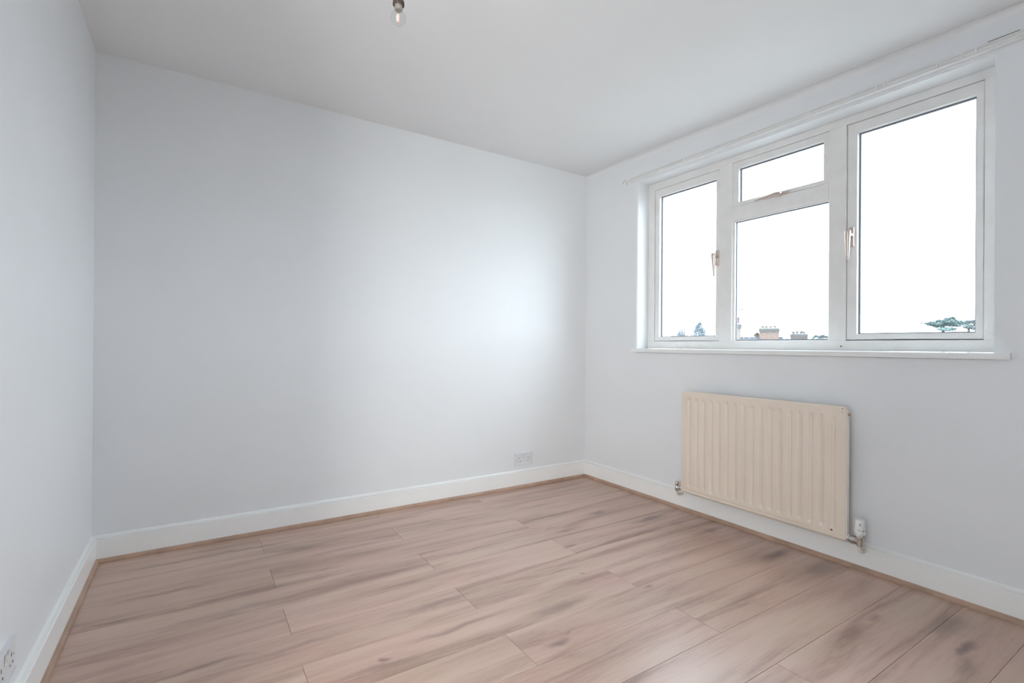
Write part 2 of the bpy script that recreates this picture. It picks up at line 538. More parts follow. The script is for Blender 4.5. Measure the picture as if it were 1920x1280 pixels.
# skirting boards and the oak bead at their foot
SK_H, SK_T = 0.114, 0.018
def run(bm, prof, p0, p1, inward):
    """sweep (out, up) profile from p0 to p1 along a wall, mitred by its ends"""
    iv = Vector(inward)
    d = (Vector(p1) - Vector(p0)).normalized()
    A = [Vector(p0) + iv * o + d * o * m0 + Vector((0, 0, z)) for o, z in prof]
    Bq = [Vector(p1) + iv * o - d * o * m1 + Vector((0, 0, z)) for o, z in prof]
    return prism(bm, A, Bq)
m0 = m1 = 1
skp = [(0, 0), (SK_T, 0), (SK_T, SK_H - 0.0035), (SK_T - 0.002, SK_H - 0.0015), (0, SK_H - 0.0015)]
caulk = [(0, SK_H), (SK_T - .0015, SK_H), (SK_T - .003, SK_H + .002), (.006, SK_H + .0055), (.0015, SK_H + .012), (0, SK_H + .013)]
def bead(w, h):
    return [(SK_T - 0.0005, 0), (SK_T + w, 0), (SK_T + w, h * .25), (SK_T + w * .85, h * .6), (SK_T + w * .5, h * .9), (SK_T, h), (SK_T - .0005, h)]
sides = [('back', (0, 0, 0), (W, 0, 0), (0, -1, 0), 1, 1), ('left', (0, DY1 + .06, 0), (0, 0, 0), (1, 0, 0), 0, 1),
         ('right', (W, 0, 0), (W, YF, 0), (-1, 0, 0), 1, 1)]
for i, (s, p0, p1, iv, a, b) in enumerate(sides):
    m0, m1 = a, b
    obj('baseboard_' + s, run(bmesh.new(), skp, p0, p1, iv), 'skirting_paint', kind='structure',
        label={'back': 'cream white skirting board along the blank wall', 'left': 'cream white skirting board below the left wall',
               'right': 'cream white skirting board behind the radiator'}[s])
    obj('trim_%d' % (i + 5), run(bmesh.new(), caulk, p0, p1, iv), 'sill_paint', kind='structure',
        label='white caulk ledge on top of the skirting board of the %s wall' % {'back': 'blank', 'left': 'left', 'right': 'radiator'}[s])
    obj('trim_%d' % (i + 1), run(bmesh.new(), bead(.014, .020), p0, p1, iv), 'bead_wood', kind='structure',
        label={'back': 'oak coloured floor bead along the blank wall', 'left': 'oak coloured floor bead along the left wall',
               'right': 'oak coloured floor bead below the radiator wall'}[s])
m0 = m1 = 1
obj('baseboard_front', run(bmesh.new(), skp, (W, YF, 0), (0, YF, 0), (0, 1, 0)), 'skirting_paint', kind='structure', label='white skirting board behind the camera')

# filled plaster fillet where the window wall meets the ceiling
bm = bmesh.new()
prA, prB = [], []
for y, ring in ((0.0, prA), (YF, prB)):
    zc = ceil_z(W, y)
    for k in range(5):
        a = k / 4 * PI / 2
        ring.append((W - 0.022 + 0.022 * math.sin(a), y, zc - 0.022 + 0.022 * math.cos(a)) if False else (W - 0.026 * (1 - math.sin(a)), y, zc - 0.026 * (1 - math.cos(a))))
    ring.append((W + 0.002, y, zc - 0.026))
    ring.append((W + 0.002, y, zc + 0.002))
    ring.append((W - 0.026, y, zc + 0.002))
prism(bm, prA, prB)
obj('trim_4', bm, 'ceiling_paint', kind='structure', smooth=True, label='narrow plaster fillet between ceiling and window wall')

# ------------------------------------------------------------------ window
FX, SX, GX = W + 0.110, W + 0.118, W + 0.146
bm = bmesh.new()
S1 = (-1.120, -0.602, 1.076, 2.152, -1.092, -0.642, 1.107, 2.100)
VT = (-1.760, -1.205, 1.891, 2.163, -1.726, -1.245, 1.917, 2.122)
FP = (-1.757, -1.209, 1.073, 1.810)
S3 = (-2.357, -1.838, 1.078, 2.162, -2.329, -1.884, 1.108, 2.110)
# outer frame with mullions and transom as one welded frame: built of bars that butt together
FY0, FY1, FZ0, FZ1 = -2.412, -0.545, 1.024, 2.2006
def bar(y0, y1, z0, z1, x0=FX, x1=FX + 0.055):
    box(bm, x0, x1, y0, y1, z0, z1, bevel=0.0025)
bar(FY0, FY1, FZ0, S1[2])                       # bottom rail
bar(FY0, FY1, S3[3], FZ1)                       # head
bar(S1[1], FY1, S1[2] - .002, S3[3] + .002)     # jamb beside the corner of the room
bar(FY0, S3[0], S1[2] - .002, S3[3] + .002)     # far jamb
bar(FP[1], S1[0], S1[2] - .002, S3[3] + .002)   # mullion
bar(S3[1], FP[0], S1[2] - .002, S3[3] + .002)   # mullion
bar(FP[0], FP[1], FP[3], VT[2])                 # transom
# rebates the casements close against
bar(S1[0] - .002, S1[1] + .002, S1[3] - .001, S3[3] + .002)
for s in (S1, S3, VT):
    rect_ring(bm, FX + .040, FX + .0545, s[0] - .002, s[1] + .002, s[2] - .002, s[3] + .002, s[0] + .02, s[1] - .02, s[2] + .02, s[3] - .02)
window = obj('window_1', bm, 'frame_paint', kind='structure', label='white painted three-light window above the radiator')

def sash(name, s, label):
    bm = bmesh.new()
    yo0, yo1, zo0, zo1, yi0, yi1, zi0, zi1 = s
    g = 0.0018
    rect_ring(bm, SX, SX + 0.034, yo0 + g, yo1 - g, zo0 + g, zo1 - g, yi0, yi1, zi0, zi1, yi0, yi1, zi0, zi1)
    fe = [e for e in bm.edges if all(abs(v.co.x - SX) < 1e-5 for v in e.verts)]
    fe = [e for e in fe if not e.is_boundary and e.calc_length() > .1]
    bmesh.ops.bevel(bm, geom=fe, offset=0.002, segments=2, affect='EDGES')
    o = obj(name, bm, 'frame_paint', window, label=label)
    glaze(o, yi0, yi1, zi0, zi1)
    return o

def glaze(o, y0, y1, z0, z1):
    bm = rect_ring(bmesh.new(), GX - .006, GX + .004, y0, y1, z0, z1, y0 + .007, y1 - .007, z0 + .005, z1 - .007)
    obj('gasket', bm, 'gasket', o, label='dark glazing gasket')
    bm = B(GX - .002, GX + .002, y0 + .001, y1 - .001, z0 + .001, z1 - .001)
    obj('pane', bm, 'pane_glass', o, label='clear glass pane')

c1 = sash('casement', S1, 'narrow casement beside the corner of the room')
c3 = sash('casement', S3, 'wide tall casement')
cv = sash('vent_casement', VT, 'small top-hung casement')
# fixed light
bm = rect_ring(bmesh.new(), FX + .012, FX + .05, FP[0] - .001, FP[1] + .001, FP[2] - .001, FP[3] + .001, FP[0] + .006, FP[1] - .012, FP[2] + .006, FP[3] - .010,
               FP[0] + .006, FP[1] - .006, FP[2] + .006, FP[3] - .006)
fl = obj('fixed_light', bm, 'frame_paint', window, label='fixed glazed light below the small casement')
glaze(fl, FP[0] + .006, FP[1] - .006, FP[2] + .006, FP[3] - .006)

# sill board
bm = B(W - 0.022, W + 0.115, OY1 - .001, OY0 + .001, 0.998, 1.0235)
box(bm, W - 0.022, W, -2.462, -0.512, 0.998, 1.0235)
bm2 = bmesh.new()
pr = [(-.022, .998), (-.022, 1.0195), (-.018, 1.0235), (0, 1.0235), (0, .998)]
prism(bm2, [(W + a, -2.466, b) for a, b in pr], [(W + a, -.510, b) for a, b in pr])
box(bm2, W - .0005, W + .112, OY1 + .0005, OY0 - .0005, 0.9985, 1.0235)
bm.free()
obj('window_sill', bm2, 'sill_paint', window, label='thin white sill board with a projecting nose')

# screws and holes in the bottom rail
for y, z, r in ((-1.819, 1.047, .004), (-.805, 1.05, .0022), (-.728, 1.05, .0016)):
    obj('screw', lathe(bmesh.new(), [(r, -.0012), (r * .6, -.002)], (FX, y, z), (1, 0, 0), 8), 'dark_slot', window, label='dark screw head')

# handles: a rose plate and a cranked lever
def handle_upright(y, z, side):
    bm = B(SX - .010, SX + .001, y - .0125, y + .0125, z - .058, z + .042, bevel=.004, seg=2)
    h = obj('window_handle', bm, 'handle_metal', window, label='bronze coloured window handle')
    bm = lathe(bmesh.new(), [(.0115, 0), (.0105, .012), (.0095, .034)], (SX - .008, y, z + .002), (-1, 0, 0), 14)
    obj('spindle', bm, 'handle_metal', h, smooth=True)
    bm = bmesh.new()
    st = [(.018, .014, .012), (.004, .014, .013), (-.02, .0125, .011), (-.07, .010, .008), (-.118, .0085, .006), (-.124, .006, .004)]
    rings = []
    for dz, w, t in st:
        c = Vector((SX - .046 + (.006 if dz < -.06 else 0) * 1.0, y + side * .004 * (-dz / .12), z + dz))
        rings.append([bm.verts.new(c + Vector((t * math.cos(a), w * math.sin(a), 0))) for a in [PI / 4 + k * PI / 6 for k in range(12)]])
    for a, b in zip(rings, rings[1:]):
        for k in range(12):
            bm.faces.new((a[k], a[(k + 1) % 12], b[(k + 1) % 12], b[k]))
    bm.faces.new(rings[0]); bm.faces.new(rings[-1][::-1])
    obj('lever', bm, 'handle_metal', h, smooth=True)

handle_upright(-1.1075, 1.605, 0)
handle_upright(-1.862, 1.600, 1)

# cockspur handle lying along the bottom rail of the small casement
yh, zh = -1.515, 1.8975
bm = B(SX - .010, SX + .001, yh - .040, yh + .045, zh - .009, zh + .009, bevel=.004, seg=2)
h = obj('window_handle', bm, 'handle_metal', window, label='pale bronze fastener lying along the small casement')
bm = lathe(bmesh.new(), [(.012, 0), (.012, .018), (.009, .026)], (SX - .006, yh + .012, zh), (-1, 0, 0), 14)
obj('spindle', bm, 'handle_metal', h, smooth=True)
bm = bmesh.new()
tube(bm, [(SX - .026, yh + .002, zh), (SX - .028, yh + .03, zh + .001), (SX - .030, yh + .07, zh - .003), (SX - .036, yh + .11, zh - .006), (SX - .040, yh + .145, zh - .009)],
     [.012, .0125, .010, .007, .003], 12)
obj('lever', bm, 'handle_metal', h, smooth=True)

# ------------------------------------------------------------------ curtain track over the window
TX = W - 0.020
trk = thing('curtain_track', (W, -1.55, 2.217), 'long white curtain track fixed to the wall above the window', 'curtain track')
bm = bmesh.new()
Y0, Y1 = -2.62, -0.485
prof = [(0, 0), (-.013, 0), (-.020, .002), (-.022, .005), (-.020, .008), (-.012, .009), (-.012, .025), (-.020, .027), (-.021, .031), (-.016, .034), (0, .034)]
prism(bm, [(W + a, Y0, 2.2165 + b) for a, b in prof], [(W + a, Y1, 2.2165 + b - .004) for a, b in prof])
obj('rail', bm, 'track_plastic', trk)
for y in (-.95, -1.43, -2.015, -2.045, -2.235, -2.318, -2.36):
    obj('track_clip', B(W - .0185, W - .010, y - .0045, y + .0045, 2.2235, 2.246, bevel=.002), 'white_plastic', trk)
obj('dark_strip', B(W - .0165, W - .001, -2.487, -2.395, 2.2490, 2.2535, bevel=.001), 'track_dark', trk, label='dark strip on the top edge')  # darker piece along part of the rail's top edge
bm = bmesh.new()
random.seed(5)
for k in range(9):
    y = -.40 - .075 * random.random(); z = 2.225 + .03 * random.random() - .2 * (abs(y) - .40)
    lathe(bm, [(.010 * (.5 + random.random() * .6), 0), (.004, .0022)], (W - .0003, y, z), (-1, 0, 0), 7)
obj('wall_filler', bm, 'filler', kind='structure', label='rough filler patch beside the end of the curtain track')

# ------------------------------------------------------------------ radiator
RX, RY0, RY1, RZ0, RZ1 = W - 0.090, -1.930, -1.005, 0.137, 0.763
rad = thing('radiator', (W - .08, (RY0 + RY1) / 2, RZ0), 'cream fluted panel radiator mounted under the window', 'radiator')
bm = bmesh.new()
NF = 17
NY, NZ = NF * 10 + 20, 36
pit_ = (RY1 - RY0 - .060) / NF
def depth(y, z):
    t = (RY1 - .030 - y) / pit_
    if 0 < t < NF:
        f = t - math.floor(t)
        g = math.exp(-((f - .5) / .17) ** 2)
    else:
        g = 0
    a = min(max((z - RZ0 - .035) / .020, 0), 1) * min(max((RZ1 - .036 - z) / .020, 0), 1)
    a = a * a * (3 - 2 * a)
    d = .0100 * g * a
    # rolled seams at the top and the foot
    if z > RZ1 - .010:
        d += .004 * ((z - RZ1 + .010) / .010) ** 2
    if z < RZ0 + .010:
        d += .005 * ((RZ0 + .010 - z) / .010) ** 2
    if RZ0 + .012 < z < RZ0 + .024:
        d += .0015
    return d
zsamp = [RZ0 + (RZ1 - RZ0) * k / 30 for k in range(31)] + [RZ0 + v for v in (.004, .008, .012, .014, .018, .024, .030, .036, .044, .052, .058)] + [RZ1 - v for v in (.003, .006, .010, .020, .030, .036, .044, .052, .058)]
zsamp = sorted(set(round(z, 5) for z in zsamp))
rc = .014
grid = []
for z in zsamp:
    dz = min(z - RZ0, RZ1 - z)
    ins = 0 if dz > rc else rc - math.sqrt(max(rc * rc - (rc - dz) ** 2, 0))
    row = []
    for i in range(NY + 1):
        y = RY0 + (RY1 - RY0) * i / NY
        yy = max(RY0 + ins, min(RY1 - ins, y))
        row.append(bm.verts.new((RX + depth(y, z), yy + (i * 1e-6), z)))
    grid.append(row)
for a, b in zip(grid, grid[1:]):
    for i in range(NY):
        bm.faces.new((a[i], a[i + 1], b[i + 1], b[i]))
rim = grid[0][:] + [r[-1] for r in grid[1:]] + grid[-1][-2::-1] + [r[0] for r in grid[-2:0:-1]]
back = [bm.verts.new((RX + .024, v.co.y, v.co.z)) for v in rim]
for i in range(len(rim)):
    j = (i + 1) % len(rim)
    bm.faces.new((rim[i], rim[j], back[j], back[i]))
bm.faces.new(back)
obj('panel', bm, 'radiator_enamel', rad, smooth=True)
# end caps: pale edge strips and the bleed plug
obj('end_strip', B(RX + .003, RX + .026, RY0 - .004, RY0 + .001, RZ0 + .02, RZ1 - .012, bevel=.0015), 'radiator_edge', rad)
obj('end_strip', B(RX + .003, RX + .026, RY1 - .001, RY1 + .004, RZ0 + .02, RZ1 - .012, bevel=.0015), 'radiator_edge', rad)
for y, s in ((RY0, -1), (RY1, 1)):
    bm = lathe(bmesh.new(), [(.011, 0), (.011, .010), (.008, .013)], (RX + .014, y, RZ0 + .02), (0, s, 0), 12)
    obj('corner_boss', bm, 'white_plastic' if s < 0 else 'radiator_edge', rad, smooth=True)
bm = lathe(bmesh.new(), [(.006, 0), (.006, .012), (.003, .013)], (RX + .014, RY0, RZ1 - .035), (0, -1, 0), 10)
obj('bleed_plug', bm, 'brass', rad, smooth=True)
# convector fins behind the panel
bm = bmesh.new()
for k in range(34):
    y = RY0 + .03 + (RY1 - RY0 - .06) * k / 33
    box(bm, RX + .024, RX + .058, y - .0008, y + .0008, RZ0 + .06, RZ1 - .05)
obj('convector_fins', bm, 'radiator_edge', rad, kind='stuff')
for y in (RY0 + .16, RY1 - .16):
    bm = B(W - .012, W - .0005, y - .02, y + .02, RZ0 + .08, RZ0 + .5)
    box(bm, RX + .022, W - .006, y - .006, y + .006, RZ0 + .10, RZ0 + .13)
    box(bm, RX + .022, W - .006, y - .006, y + .006, RZ0 + .44, RZ0 + .47)
    obj('wall_bracket', bm, 'radiator_edge', rad)
# rust spots of the enamel as thin chips
for (y, z, r) in ((RY0 + .015, RZ1 - .010, .0030), (RY0 + .016, RZ1 - .026, .0022), (RY0 + .06, RZ0 + .036, .0055), (RY1 - .20, RZ1 - .006, .0025)):
    obj('rust_chip', lathe(bmesh.new(), [(r, 0), (r * .7, .0008)], (RX + depth(y, z), y, z), (-1, 0, 0), 9), 'rust', rad, label='small rusty chip in the enamel')

VX = RX + .014
# thermostatic valve on the right
yv, zv = -1.984, .150
bm = lathe(bmesh.new(), [(.013, 0), (.013, .010), (.0185, .012), (.0185, .030), (.014, .032), (.014, .056)], (VX, RY0 - .008, zv + .002), (0, -1, 0), 16)
lathe(bm, [(.0105, -.022), (.0150, -.018), (.0150, .012), (.0175, .014), (.0175, .026)], (VX, yv, zv), (0, 0, 1), 16)
tv = obj('thermostatic_valve', bm, 'chrome', rad, smooth=True, label='chrome valve with a white thermostatic head')
bm = lathe(bmesh.new(), [(.0140, .024), (.0165, .027), (.0205, .037), (.0222, .048), (.0222, .060), (.0200, .066), (.0188, .098), (.0175, .102), (.004, .1025)], (VX, yv, zv), (0, 0, 1), 24)
hd = obj('valve_head', bm, 'white_plastic', tv, smooth=True, label='white thermostatic head')
bm = bmesh.new()
for a in (-2.85, -2.15, -1.4):
    d = Vector((math.cos(a), math.sin(a), 0)); t_ = Vector((-d.y, d.x, 0))
    c = Vector((VX, yv, zv + .057)) + d * .0222
    prism(bm, [c + t_ * u + Vector((0, 0, w)) - d * .002 for u, w in ((-.0048, -.0013), (.0048, -.0013), (.0048, .0013), (-.0048, .0013))],
          [c + t_ * u + Vector((0, 0, w)) + d * .0004 for u, w in ((-.0048, -.0013), (.0048, -.0013), (.0048, .0013), (-.0048, .0013))])
for a, zz in ((-2.7, .034), (-1.9, .033), (-2.3, .038), (-1.2, .033)):
    d = Vector((math.cos(a), math.sin(a), 0)); t_ = Vector((-d.y, d.x, 0))
    c = Vector((VX, yv, zv + zz)) + d * .0180
    prism(bm, [c + t_ * u + Vector((0, 0, w)) - d * .003 for u, w in ((-.0015, -.003), (.0015, -.003), (.0015, .003), (-.0015, .003))],
          [c + t_ * u + Vector((0, 0, w)) + d * .0016 for u, w in ((-.0015, -.003), (.0015, -.003), (.0015, .003), (-.0015, .003))])
obj('grip_slots', bm, 'dark_slot', tv, kind='stuff')
a = -2.75
d = Vector((math.cos(a), math.sin(a), 0)); t_ = Vector((-d.y, d.x, 0))
c = Vector((VX, yv, zv + .083)) + d * .0188
bm = bmesh.new()
prism(bm, [c + t_ * u + Vector((0, 0, w)) - d * .002 for u, w in ((-.003, -.006), (.003, -.006), (.003, .006), (-.003, .006))],
      [c + t_ * u + Vector((0, 0, w)) + d * .0009 for u, w in ((-.003, -.006), (.003, -.006), (.003, .006), (-.003, .006))])
obj('scale_mark', bm, 'grey_print', tv)
bm = tube(bmesh.new(), [(VX, yv, zv - .015), (VX, yv, zv - .03), (VX + .004, yv, zv - .042), (VX + .016, yv, zv - .049), (VX + .040, yv, zv - .050), (W - SK_T + .003, yv, zv - .050)], .0078, 12)
obj('feed_pipe', bm, 'copper_pipe', tv, smooth=True, label='cream painted pipe bending into the skirting')
# lockshield valve on the left
yv, zv = -.962, .152
bm = lathe(bmesh.new(), [(.0105, 0), (.0105, .010), (.014, .012), (.014, .022), (.010, .024), (.010, .034)], (VX, RY1 + .006, zv), (0, 1, 0), 14)
lathe(bm, [(.009, -.022), (.0125, -.016), (.0125, .008), (.011, .010)], (VX, yv, zv), (0, 0, 1), 14)
lv = obj('lockshield_valve', bm, 'chrome', rad, smooth=True, label='small chrome and brass lockshield valve')
obj('valve_stem', lathe(bmesh.new(), [(.0085, .010), (.0095, .012), (.0095, .034), (.008, .036), (.003, .0362)], (VX, yv, zv), (0, 0, 1), 10), 'brass', lv, smooth=True)
bm = tube(bmesh.new(), [(VX, yv, zv - .015), (VX, yv, zv - .030), (VX + .004, yv, zv - .042), (VX + .016, yv, zv - .049), (W - SK_T + .003, yv, zv - .050)], .0075, 12)
obj('feed_pipe', bm, 'copper_pipe', lv, smooth=True, label='cream painted pipe bending into the skirting')

# ------------------------------------------------------------------ sockets
def socket(origin, along, out, label):
    """double socket outlet; origin is the centre on the wall"""
    A, O, Z = Vector(along), Vector(out), Vector((0, 0, 1))
    c = Vector(origin)
    root = thing('power_socket', c, label, 'socket')
    def blk(a0, a1, o0, o1, z0, z1, bev=0, seg=1):
        bm = bmesh.new()
        g = bmesh.ops.create_cube(bm, size=1)
        for v in g['verts']:
            p = v.co
            v.co = c + A * ((a0 + a1) / 2 + p.x * (a1 - a0)) + O * ((o0 + o1) / 2 + p.y * (o1 - o0)) + Z * ((z0 + z1) / 2 + p.z * (z1 - z0))
        if bev:
            bmesh.ops.bevel(bm, geom=bm.edges[:], offset=bev, segments=seg, affect='EDGES')
        return bm
    obj('face_plate', blk(-.073, .073, -.001, .0105, -.043, .043, .003, 2), 'socket_plastic', root)
    for s in (-1, 1):
        obj('pin_hole', blk(s * .040 - .002, s * .040 + .002, .009, .0109, .003, .013), 'dark_slot', root)
        for u in (-1, 1):
            obj('pin_hole', blk(s * .040 + u * .011 - .0032, s * .040 + u * .011 + .0032, .009, .0109, -.0175, -.0130), 'dark_slot', root)
        sw = obj('rocker_surround', blk(s * .0105 - .0065, s * .0105 + .0065, .008, .0108, .006, .032), 'dark_slot', root)
        bm = blk(s * .0105 - .0056, s * .0105 + .0056, .008, .0125, .0075, .0312, .001)
        for v in bm.verts:
            if (v.co - c).dot(Z) > .02 and (v.co - c).dot(O) > .0105:
                v.co += O * .0028
        obj('rocker_switch', bm, 'white_plastic', root)
    for s in (-1, 1):
        p = c + A * (s * .0603) + O * .0100
        obj('plate_screw', lathe(bmesh.new(), [(.0032, 0), (.0032, .0009), (.002, .0011)], p, out, 10), 'grey_print', root)
    return root

socket((2.448, 0, .206), (1, 0, 0), (0, -1, 0), 'white double socket on the blank wall near the corner')
socket((0, -1.313, .231), (0, 1, 0), (1, 0, 0), 'white double socket on the left wall cut by the picture edge')

# ------------------------------------------------------------------ pendant lamp
px_, py_ = .9125, -1.5815
zc = ceil_z(px_, py_)
pen = thing('pendant_light', (px_, py_, zc), 'bare clear bulb in a brown rimmed lampholder hanging from the ceiling', 'lamp')
obj('ceiling_rose', lathe(bmesh.new(), [(.038, .001), (.038, -.008), (.030, -.016), (.012, -.024), (.005, -.026)], (px_, py_, zc), (0, 0, 1), 24), 'white_plastic', pen, smooth=True)
obj('flex', tube(bmesh.new(), [(px_, py_, zc - .02), (px_ + .001, py_, 2.25), (px_, py_, 2.135)], .003, 8), 'white_plastic', pen, smooth=True)
lh = obj('lampholder', lathe(bmesh.new(), [(.005, 2.150), (.010, 2.146), (.0150, 2.128), (.0158, 2.080), (.0158, 2.075)], (px_, py_, 0), (0, 0, 1), 24), 'white_plastic', pen, smooth=True, label='white lampholder')
obj('holder_ring', lathe(bmesh.new(), [(.0155, 2.077), (.0172, 2.075), (.0174, 2.066), (.0166, 2.064), (.0125, 2.065), (.0120, 2.077)], (px_, py_, 0), (0, 0, 1), 28), 'holder_brown', lh, smooth=True, label='dark brown rim')
bm = bmesh.new()
prof = []
R_, cz = .0222, 2.0265
for k in range(0, 19):
    a = -PI / 2 + (PI * .82) * k / 18
    prof.append((R_ * math.cos(a), cz + R_ * math.sin(a)))
prof += [(.0117, 2.0515), (.0112, 2.056)]
lathe(bm, prof, (px_, py_, 0), (0, 0, 1), 28, cap=False)
bu = obj('bulb', bm, 'bulb_glass', pen, smooth=True, label='clear round glass bulb')
obj('bulb_cap', lathe(bmesh.new(), [(.0100, 2.0490), (.0118, 2.0500), (.0122, 2.056), (.0125, 2.0745), (.010, 2.076)], (px_, py_, 0), (0, 0, 1), 24), 'cap_metal', bu, smooth=True, label='grey metal cap')
obj('inner_capsule', lathe(bmesh.new(), [(.002, 2.0120), (.0055, 2.0140), (.0062, 2.019), (.0062, 2.034), (.0045, 2.038), (.002, 2.040)], (px_, py_, 0), (0, 0, 1), 16), 'capsule', bu, smooth=True, label='pinkish frosted capsule')
bm = tube(bmesh.new(), [(px_ - .004, py_, 2.050), (px_ - .003, py_, 2.044), (px_ - .001, py_, 2.0385)], .0006, 6)
tube(bm, [(px_ + .004, py_, 2.050), (px_ + .003, py_, 2.0445), (px_ + .001, py_, 2.0385)], .0006, 6)
obj('support_wire', bm, 'holder_brown', bu)

# ------------------------------------------------------------------ outside: roofs, chimneys and trees over the sill
GZ = -6.0
bm = B(W + 1.0, 260, -160, 220, GZ - .5, GZ)
obj('ground', bm, 'outdoor_ground', kind='structure', label='ground far below the window')

def ray(px, py):
    return fw + rt * ((px - 960) / F_PX) - up * ((py - 640 - 6.035) / F_PX)

def at(px, py, R):
    """point seen at a pixel, R metres away on plan"""
    d = ray(px, py)
    return Vector(CAM) + d * (R / math.hypot(d.x, d.y))

def frame_at(px, R):
    p = at(px, 640, R)
    d = Vector((p.x - CAM[0], p.y - CAM[1], 0)).normalized()
    return Vector((p.x, p.y, 0)), Vector((d.y, -d.x, 0)), d          # point, to the right, away

def zat(px, py, R):
    return at(px, py, R).z

def lbox(bm, o, r, d, a0, a1, b0, b1, z0, z1, taper=0.0):
    t = taper
    prism(bm, [o + r * x + d * y + Vector((0, 0, z0)) for x, y in ((a0, b0), (a1, b0), (a1, b1), (a0, b1))],
          [o + r * x + d * y + Vector((0, 0, z1)) for x, y in ((a0 + t, b0 + t), (a1 - t, b0 + t), (a1 - t, b1 - t), (a0 + t, b1 - t))])
    return bm

def across(px, ref, R):
    """metres along the house front from the reference pixel"""
    o, r, d = frame_at(ref, R)
    q = ray(px, 640)
    q = Vector((q.x, q.y, 0))
    # intersect with the vertical plane through o facing the camera
    t = (o - Vector((CAM[0], CAM[1], 0))).dot(d) / q.dot(d)
    return (Vector((CAM[0], CAM[1], 0)) + q * t - o).dot(r)

def house(ref, R, pxa, pxb, ridge_py, label, wallmat, half=3.6):
    o, r, d = frame_at(ref, R)
    a0, a1 = across(pxa, ref, R), across(pxb, ref, R)
    zr = zat(ref, ridge_py, R)
    ze = zr - 2.1
    root = thing('house', o + r * ((a0 + a1) / 2) + Vector((0, 0, GZ)), label, 'house')
    bm = bmesh.new()
    prism(bm, [o + r * a0 + d * y + Vector((0, 0, z)) for y, z in ((-half, GZ), (half, GZ), (half, ze), (0, zr - .08), (-half, ze))],
          [o + r * a1 + d * y + Vector((0, 0, z)) for y, z in ((-half, GZ), (half, GZ), (half, ze), (0, zr - .08), (-half, ze))])
    obj('brick_wall', bm, wallmat, root)
    for s in (-1, 1):
        bm = bmesh.new()
        sec = [(s * (half + .3), ze - .17), (0, zr), (0, zr - .10), (s * (half + .3), ze - .27)]
        prism(bm, [o + r * (a0 - .1) + d * y + Vector((0, 0, z)) for y, z in sec], [o + r * (a1 + .1) + d * y + Vector((0, 0, z)) for y, z in sec])
        obj('roof_slope', bm, 'slate', root)
    bm = bmesh.new()
    nt_ = int((a1 - a0) / .45)
    for k in range(nt_):
        x = a0 + (a1 - a0) * (k + .5) / nt_
        w = (a1 - a0) / nt_ * .47
        prism(bm, [o + r * (x - w) + d * y + Vector((0, 0, z)) for y, z in ((-.13, zr - .06), (-.09, zr + .05), (0, zr + .09), (.09, zr + .05), (.13, zr - .06))],
              [o + r * (x + w) + d * y + Vector((0, 0, z)) for y, z in ((-.13, zr - .06), (-.09, zr + .05), (0, zr + .09), (.09, zr + .05), (.13, zr - .06))])
    obj('ridge_tiles', bm, 'ridge_tile', root, kind='stuff')
    n_w = max(2, int((a1 - a0) / 3))
    for k in range(n_w):
        x = a0 + (a1 - a0) * (k + .5) / n_w
        for z0 in (GZ + .9, GZ + 3.4):
            bm = lbox(bmesh.new(), o, r, d, x - .5, x + .5, -half - .04, -half + .05, z0, z0 + 1.25)
            obj('house_window', bm, 'white_fascia', root)
    bm = lbox(bmesh.new(), o, r, d, a0, a1, -half - .36, -half - .26, ze - .42, ze - .22)
    obj('gutter', bm, 'white_fascia', root)
    return root, o, r, d

def chimney(root, fr, R, ref, pxa, pxb, ytop, cap_y, base_z, pots, mats, dep=.45, over=.1, taper=0):
    o, r, d = fr
    a0, a1 = across(pxa, ref, R), across(pxb, ref, R)
    z1, z2 = zat(ref, cap_y, R), zat(ref, ytop, R)
    stack = lbox(bmesh.new(), o, r, d, a0, a1, -dep, dep, base_z, z1 + .01)
    st = obj('chimney_stack', stack, mats[0], root, label=None) if False else obj('chimney_stack', stack, mats[0], root)
    bm = bmesh.new()
    h = (z2 - z1)
    for k, ov in enumerate((.35, .7, 1.0, 1.0)):
        lbox(bm, o, r, d, a0 - over * ov, a1 + over * ov, -dep - over * ov, dep + over * ov, z1 + h * k / 4, z1 + h * (k + 1) / 4 - .004)
    obj('corbel_courses', bm, mats[1], st)
    bm = lbox(bmesh.new(), o, r, d, a0 - over * .9, a1 + over * .9, -dep - over * .9, dep + over * .9, z2 - .01, z2 + .11, taper=.22)
    obj('mortar_cap', bm, mats[2], st)
    for (px, py, w, mat, lean) in pots:
        c = o + r * across(px, ref, R) + Vector((0, 0, z2))
        zt = max(zat(ref, py, R) - z2, .2)
        dirn = Vector((0, 0, 1)) + r * lean
        obj('chimney_pot', lathe(bmesh.new(), [(w, .05), (w * .92, zt * .75), (w * 1.12, zt * .78), (w * 1.12, zt * .92), (w * .9, zt), (w * .7, zt), (w * .7, zt - .1)], c, dirn, 12), mat, st, smooth=True)
    return st

def aerial(root, fr, R, ref, px0, py0, px1, py1, head=0.0):
    o, r, d = fr
    p0 = o + r * across(px0, ref, R) - d * .5 + Vector((0, 0, zat(px0, py0, R)))
    p1 = o + r * across(px1, ref, R) - d * .5 + Vector((0, 0, zat(px1, py1, R)))
    mst = obj('aerial_mast', tube(bmesh.new(), [p0, p1], .022, 6), 'aerial_metal', root)
    if head:
        bm = bmesh.new()
        b = p1 - Vector((0, 0, .12))
        tube(bm, [b - d * .5, b + d * .5], .02, 5)
        for k in range(6):
            c = b + d * (-.45 + .18 * k)
            tube(bm, [c - r * head, c + r * head], .012, 4)
        obj('aerial_head', bm, 'aerial_metal', mst)
    return mst

